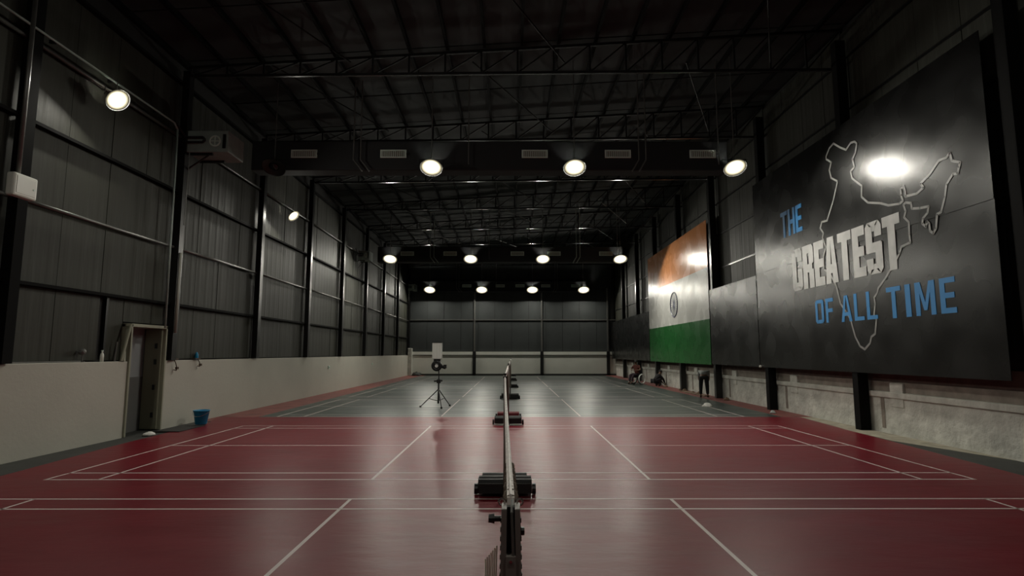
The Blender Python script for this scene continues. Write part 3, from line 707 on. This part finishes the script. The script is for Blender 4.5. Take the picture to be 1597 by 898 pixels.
rr = random.Random(4)
spots = [(8.35,28.4,.10,'beside the column behind the bending person'),(8.3,27.6,.12,'on the runner between two columns'),(8.35,25.6,.13,'just left of the bending person'),(8.3,30.9,.10,'right of the crouching person'),(8.35,22.4,.12,'just right of the bending person'),(7.95,17.6,.09,'on the red mat edge near the column'),(8.35,26.5,.08,'low under the flag banner')]
for i, (x, y, r, wtx) in enumerate(spots):
    lump('debris_heap', f'small brown debris heap {wtx}', 'debris', M['bristle'] if i != 5 else M['grey_shirt'], (x, y, 0), r, 20+i, .9)
b = MB(); b.b2((-.12,-1.6,0),(.12,1.6,.03)); o = b.build('timber_strip', M['bristle'], loc=(8.22, 26.0, 0)); o.rotation_euler = (0,0,.03); tag(o, 'long tan timber strip lying on the runner under the flag banner', 'timber')
lump('cap', 'small white knob of plaster on top of a column between the black banners', 'cap', M['cloth'], (8.28, 19.15, 1.36), .045, 9, 1.2) if False else None
b = MB(); b.lathe([(.03,0),(.045,.03),(.04,.07),(.0001,.09)], n=12); tag(b.build('sensor', M['white_plastic'], smooth=True, loc=(8.27, 19.05, 1.33)), 'small white sensor at the banner foot beside a black column', 'sensor')

# ---------------------------------------------------------------- people
def skin(name, nodes, edges, m, parent, sub=1, root=0):
    me = bpy.data.meshes.new(name); me.from_pydata([n[0] for n in nodes], edges, []); me.materials.append(m)
    o = bpy.data.objects.new(name, me); C.objects.link(o); o.parent = parent
    md = o.modifiers.new('skin', 'SKIN'); md.use_smooth_shade = True
    for i, n in enumerate(nodes):
        r = n[1] if isinstance(n[1], tuple) else (n[1], n[1]); me.skin_vertices[0].data[i].radius = r
        me.skin_vertices[0].data[i].use_root = (i == root)
    s = o.modifiers.new('sub', 'SUBSURF'); s.levels = sub; s.render_levels = sub
    return o
def person(name, label, J, loc, rz, top, legs, sleeves='short', group=None):
    """J: joint positions (local, facing -Y)."""
    p = empty(name, label, 'person', loc, rz)
    N = []; E = []; ix = {}
    def add(k, pos, r, par=None):
        N.append((tuple(pos), r)); ix[k] = len(N)-1
        if par: E.append((ix[par], ix[k]))
    V = {k: Vector(v) for k, v in J.items()}
    add('pelvis', V['pelvis'], (.13, .10)); add('waist', V['pelvis'].lerp(V['chest'], .45), (.115, .09), 'pelvis'); add('chest', V['chest'], (.13, .10), 'waist')
    add('neck', V['neck'], .05, 'chest'); hd = (V['head']-V['neck'])
    add('jaw', V['neck']+hd*.5, (.06,.065), 'neck'); add('head', V['head'], (.08,.092), 'jaw'); add('crown', V['head']+hd.normalized()*.075, (.055,.065), 'head')
    for s in 'lr':
        sg = 1 if s == 'l' else -1
        add('sh'+s, V['sh'+s], .052, 'chest'); add('el'+s, V['el'+s], .040, 'sh'+s); add('wr'+s, V['wr'+s], .027, 'el'+s)
        d = (V['wr'+s]-V['el'+s]).normalized(); side = d.cross(Vector((0,0,1)))
        side = side.normalized() if side.length > .1 else Vector((1,0,0))
        pa = V['wr'+s]+d*.07; add('pa'+s, pa, (.030,.020), 'wr'+s)
        nrm = d.cross(side)
        for f, (off, ln) in enumerate(((-.030,.065),(-.010,.078),(.010,.074),(.030,.058))):
            a = pa+side*off+d*.015; add(f'f{s}{f}a', a+d*ln*.45, .009, 'pa'+s); add(f'f{s}{f}b', a+d*ln*.9+nrm*.018, .0075, f'f{s}{f}a')
        a = V['wr'+s]+d*.03+side*-.03*sg; add(f't{s}a', a+side*-.02*sg, .010, 'pa'+s); add(f't{s}b', a+side*-.035*sg+d*.035, .008, f't{s}a')
        add('hip'+s, V['hip'+s], .085, 'pelvis'); add('kn'+s, V['kn'+s], .058, 'hip'+s); add('an'+s, V['an'+s], .038, 'kn'+s); add('to'+s, V['to'+s], (.04,.028), 'an'+s)
    skin('body', N, E, M['skin'], p, 1)
    g = lambda k: V[k]
    skin('shirt', [(g('pelvis')+(V['chest']-V['pelvis'])*.05, (.155,.125)), (g('pelvis').lerp(g('chest'),.5), (.15,.12)), (g('chest'), (.165,.13)), (g('chest').lerp(g('neck'),.7), (.085,.08)),
          (g('shl'), .075), (g('shl').lerp(g('ell'), .95 if sleeves == 'long' else .7), .062), (g('shr'), .075), (g('shr').lerp(g('elr'), .95 if sleeves == 'long' else .7), .062)]
          + ([(g('wrl'), .045), (g('wrr'), .045)] if sleeves == 'long' else []),
         [(0,1),(1,2),(2,3),(2,4),(4,5),(2,6),(6,7)]+([(5,8),(7,9)] if sleeves == 'long' else []), top, p, 2)
    skin('trousers', [(g('pelvis'), (.155,.125)), (g('hipl'), .108), (g('knl'), .082), (g('anl')+Vector((0,0,.04)), .062), (g('hipr'), .108), (g('knr'), .082), (g('anr')+Vector((0,0,.04)), .062)],
         [(0,1),(1,2),(2,3),(0,4),(4,5),(5,6)], legs, p, 2)
    for s in 'lr': skin('shoe', [(g('an'+s)+Vector((0,0,-.03)), .048), (g('an'+s).lerp(g('to'+s),.5)+Vector((0,0,-.012)), (.05,.04)), (g('to'+s), (.045,.032))], [(0,1),(1,2)], M['black'], p, 1)
    hn = hd.normalized(); fw = Vector((0,-1,0)); fw = (fw-hn*fw.dot(hn)); fw = fw.normalized() if fw.length > .05 else Vector((0,0,-1))
    if 'look' in J: fw = Vector(J['look']).normalized()
    c = V['head']
    b = MB(); q = hn.to_track_quat('Z', 'Y').to_matrix()
    b.lathe([(.098,-.01),(.103,.03),(.085,.08),(.05,.115),(.0001,.125)], tuple(c-fw*.018), q, n=16); b.build('hair', M['hair'], p, smooth=True)
    sd = hn.cross(fw)
    for s in (-1, 1):
        MB().lathe([(.0001,-.008),(.010,-.004),(.010,.004),(.0001,.008)], tuple(c+fw*.084+sd*.03*s), n=8).build('eye', M['hair'], p)
        MB().lathe([(.0001,-.03),(.014,-.015),(.014,.015),(.0001,.03)], tuple(c+sd*.085*s), n=8).build('ear', M['skin'], p)
    b = MB(); b.tube(c+fw*.08+hn*.005, c+fw*.105-hn*.03, .008, .016, n=8); b.build('nose', M['skin'], p)
    b = MB(); b.tube(c+fw*.082-hn*.055-sd*.02, c+fw*.082-hn*.055+sd*.02, .006, n=6); b.build('mouth', M['dark_red'], p)
    return p
# seated person (in a wheelchair) by the far right wall
J = dict(pelvis=(0,.05,.55), chest=(0,.02,.98), neck=(0,.0,1.15), head=(0,-.03,1.29), shl=(.19,.02,1.06), ell=(.33,-.02,.84), wrl=(.16,-.22,.82), shr=(-.19,.02,1.06), elr=(-.38,-.02,.86), wrr=(-.14,-.22,.84),
         hipl=(.10,.03,.53), knl=(.12,-.42,.55), anl=(.10,-.50,.14), tol=(.10,-.64,.09), hipr=(-.10,.03,.53), knr=(-.10,-.42,.55), anr=(-.08,-.50,.14), tor=(-.08,-.64,.09))
person('person', 'person in a dark red top seated beside a pale rimmed wheel by the wall', J, (7.30, 33.5, 0), -.95, M['red_shirt'], M['plum'])
wc = empty('wheelchair', 'wheelchair with pale rimmed wheels under the seated person in dark red', 'wheelchair', (7.30, 33.5, 0), -.95)
for s in (-1, 1):
    o = bpy.data.objects.new('wheel', MB().torus((0,0,0), .30, .022, Matrix.Rotation(math.pi/2,3,'Y'), n=28).mesh('wheel', M['black'])); C.objects.link(o); o.parent = wc; o.location = (s*.31, .08, .325)
    MB().torus((s*.03,0,0), .26, .035, Matrix.Rotation(math.pi/2,3,'Y'), n=28).build('push_rim', M['hopper'], o)
    b = MB()
    for i in range(12): a = math.pi*i/6; b.tube((0,0,0),(0,.29*math.cos(a),.29*math.sin(a)),.004,n=4)
    b.build('spokes', M['chrome'], o)
    MB().torus((s*.2,-.42,.075), .055, .018, Matrix.Rotation(math.pi/2,3,'Y'), n=14).build('caster', M['black'], wc)
    MB().path([(s*.24,.25,.95),(s*.24,.22,.40),(s*.24,-.30,.40),(s*.2,-.44,.12)], .012, n=6).build('side_frame', M['grey_steel'], wc)
MB().b2((-.23,-.25,.39),(.23,.22,.43)).build('seat', M['black'], wc, bevel=.01)
MB().b2((-.23,.22,.45),(.23,.24,.88)).build('backrest', M['black'], wc, bevel=.008)
MB().b2((-.16,-.66,.035),(.16,-.46,.05)).build('footrest', M['black_steel'], wc)
# crouching person
J = dict(pelvis=(.03,.12,.26), chest=(.03,-.14,.54), neck=(.03,-.24,.66), head=(.04,-.31,.76), shl=(.2,-.14,.58), ell=(.22,-.34,.36), wrl=(.12,-.48,.18), shr=(-.15,-.14,.58), elr=(-.20,-.34,.36), wrr=(-.08,-.48,.16),
         hipl=(.12,.10,.27), knl=(.18,-.26,.42), anl=(.15,-.04,.08), tol=(.17,-.18,.035), hipr=(-.07,.10,.27), knr=(-.14,-.26,.42), anr=(-.10,-.04,.08), tor=(-.12,-.18,.035))
person('person', 'person in black crouching at the foot of the right wall under the flag banner', J, (8.02, 31.8, 0), 1.9, M['dark_cloth'], M['dark_cloth'], 'long')
# bending person seen from behind
J = dict(pelvis=(0,0,.90), chest=(0,-.36,1.06), neck=(0,-.54,1.0), head=(0,-.66,.90), shl=(.18,-.40,1.04), ell=(.20,-.46,.75), wrl=(.14,-.52,.50), shr=(-.18,-.40,1.04), elr=(-.20,-.46,.75), wrr=(-.12,-.52,.50),
         hipl=(.10,.0,.80), knl=(.13,-.03,.45), anl=(.14,.04,.08), tol=(.15,-.11,.035), hipr=(-.10,.0,.80), knr=(-.12,-.03,.45), anr=(-.13,.04,.08), tor=(-.14,-.11,.035), look=(0,-.3,-1))
person('person', 'person in light grey shirt and black trousers bending over, back turned, by a column', J, (7.95, 23.75, 0), math.pi-.33, M['grey_shirt'], M['dark_cloth'])
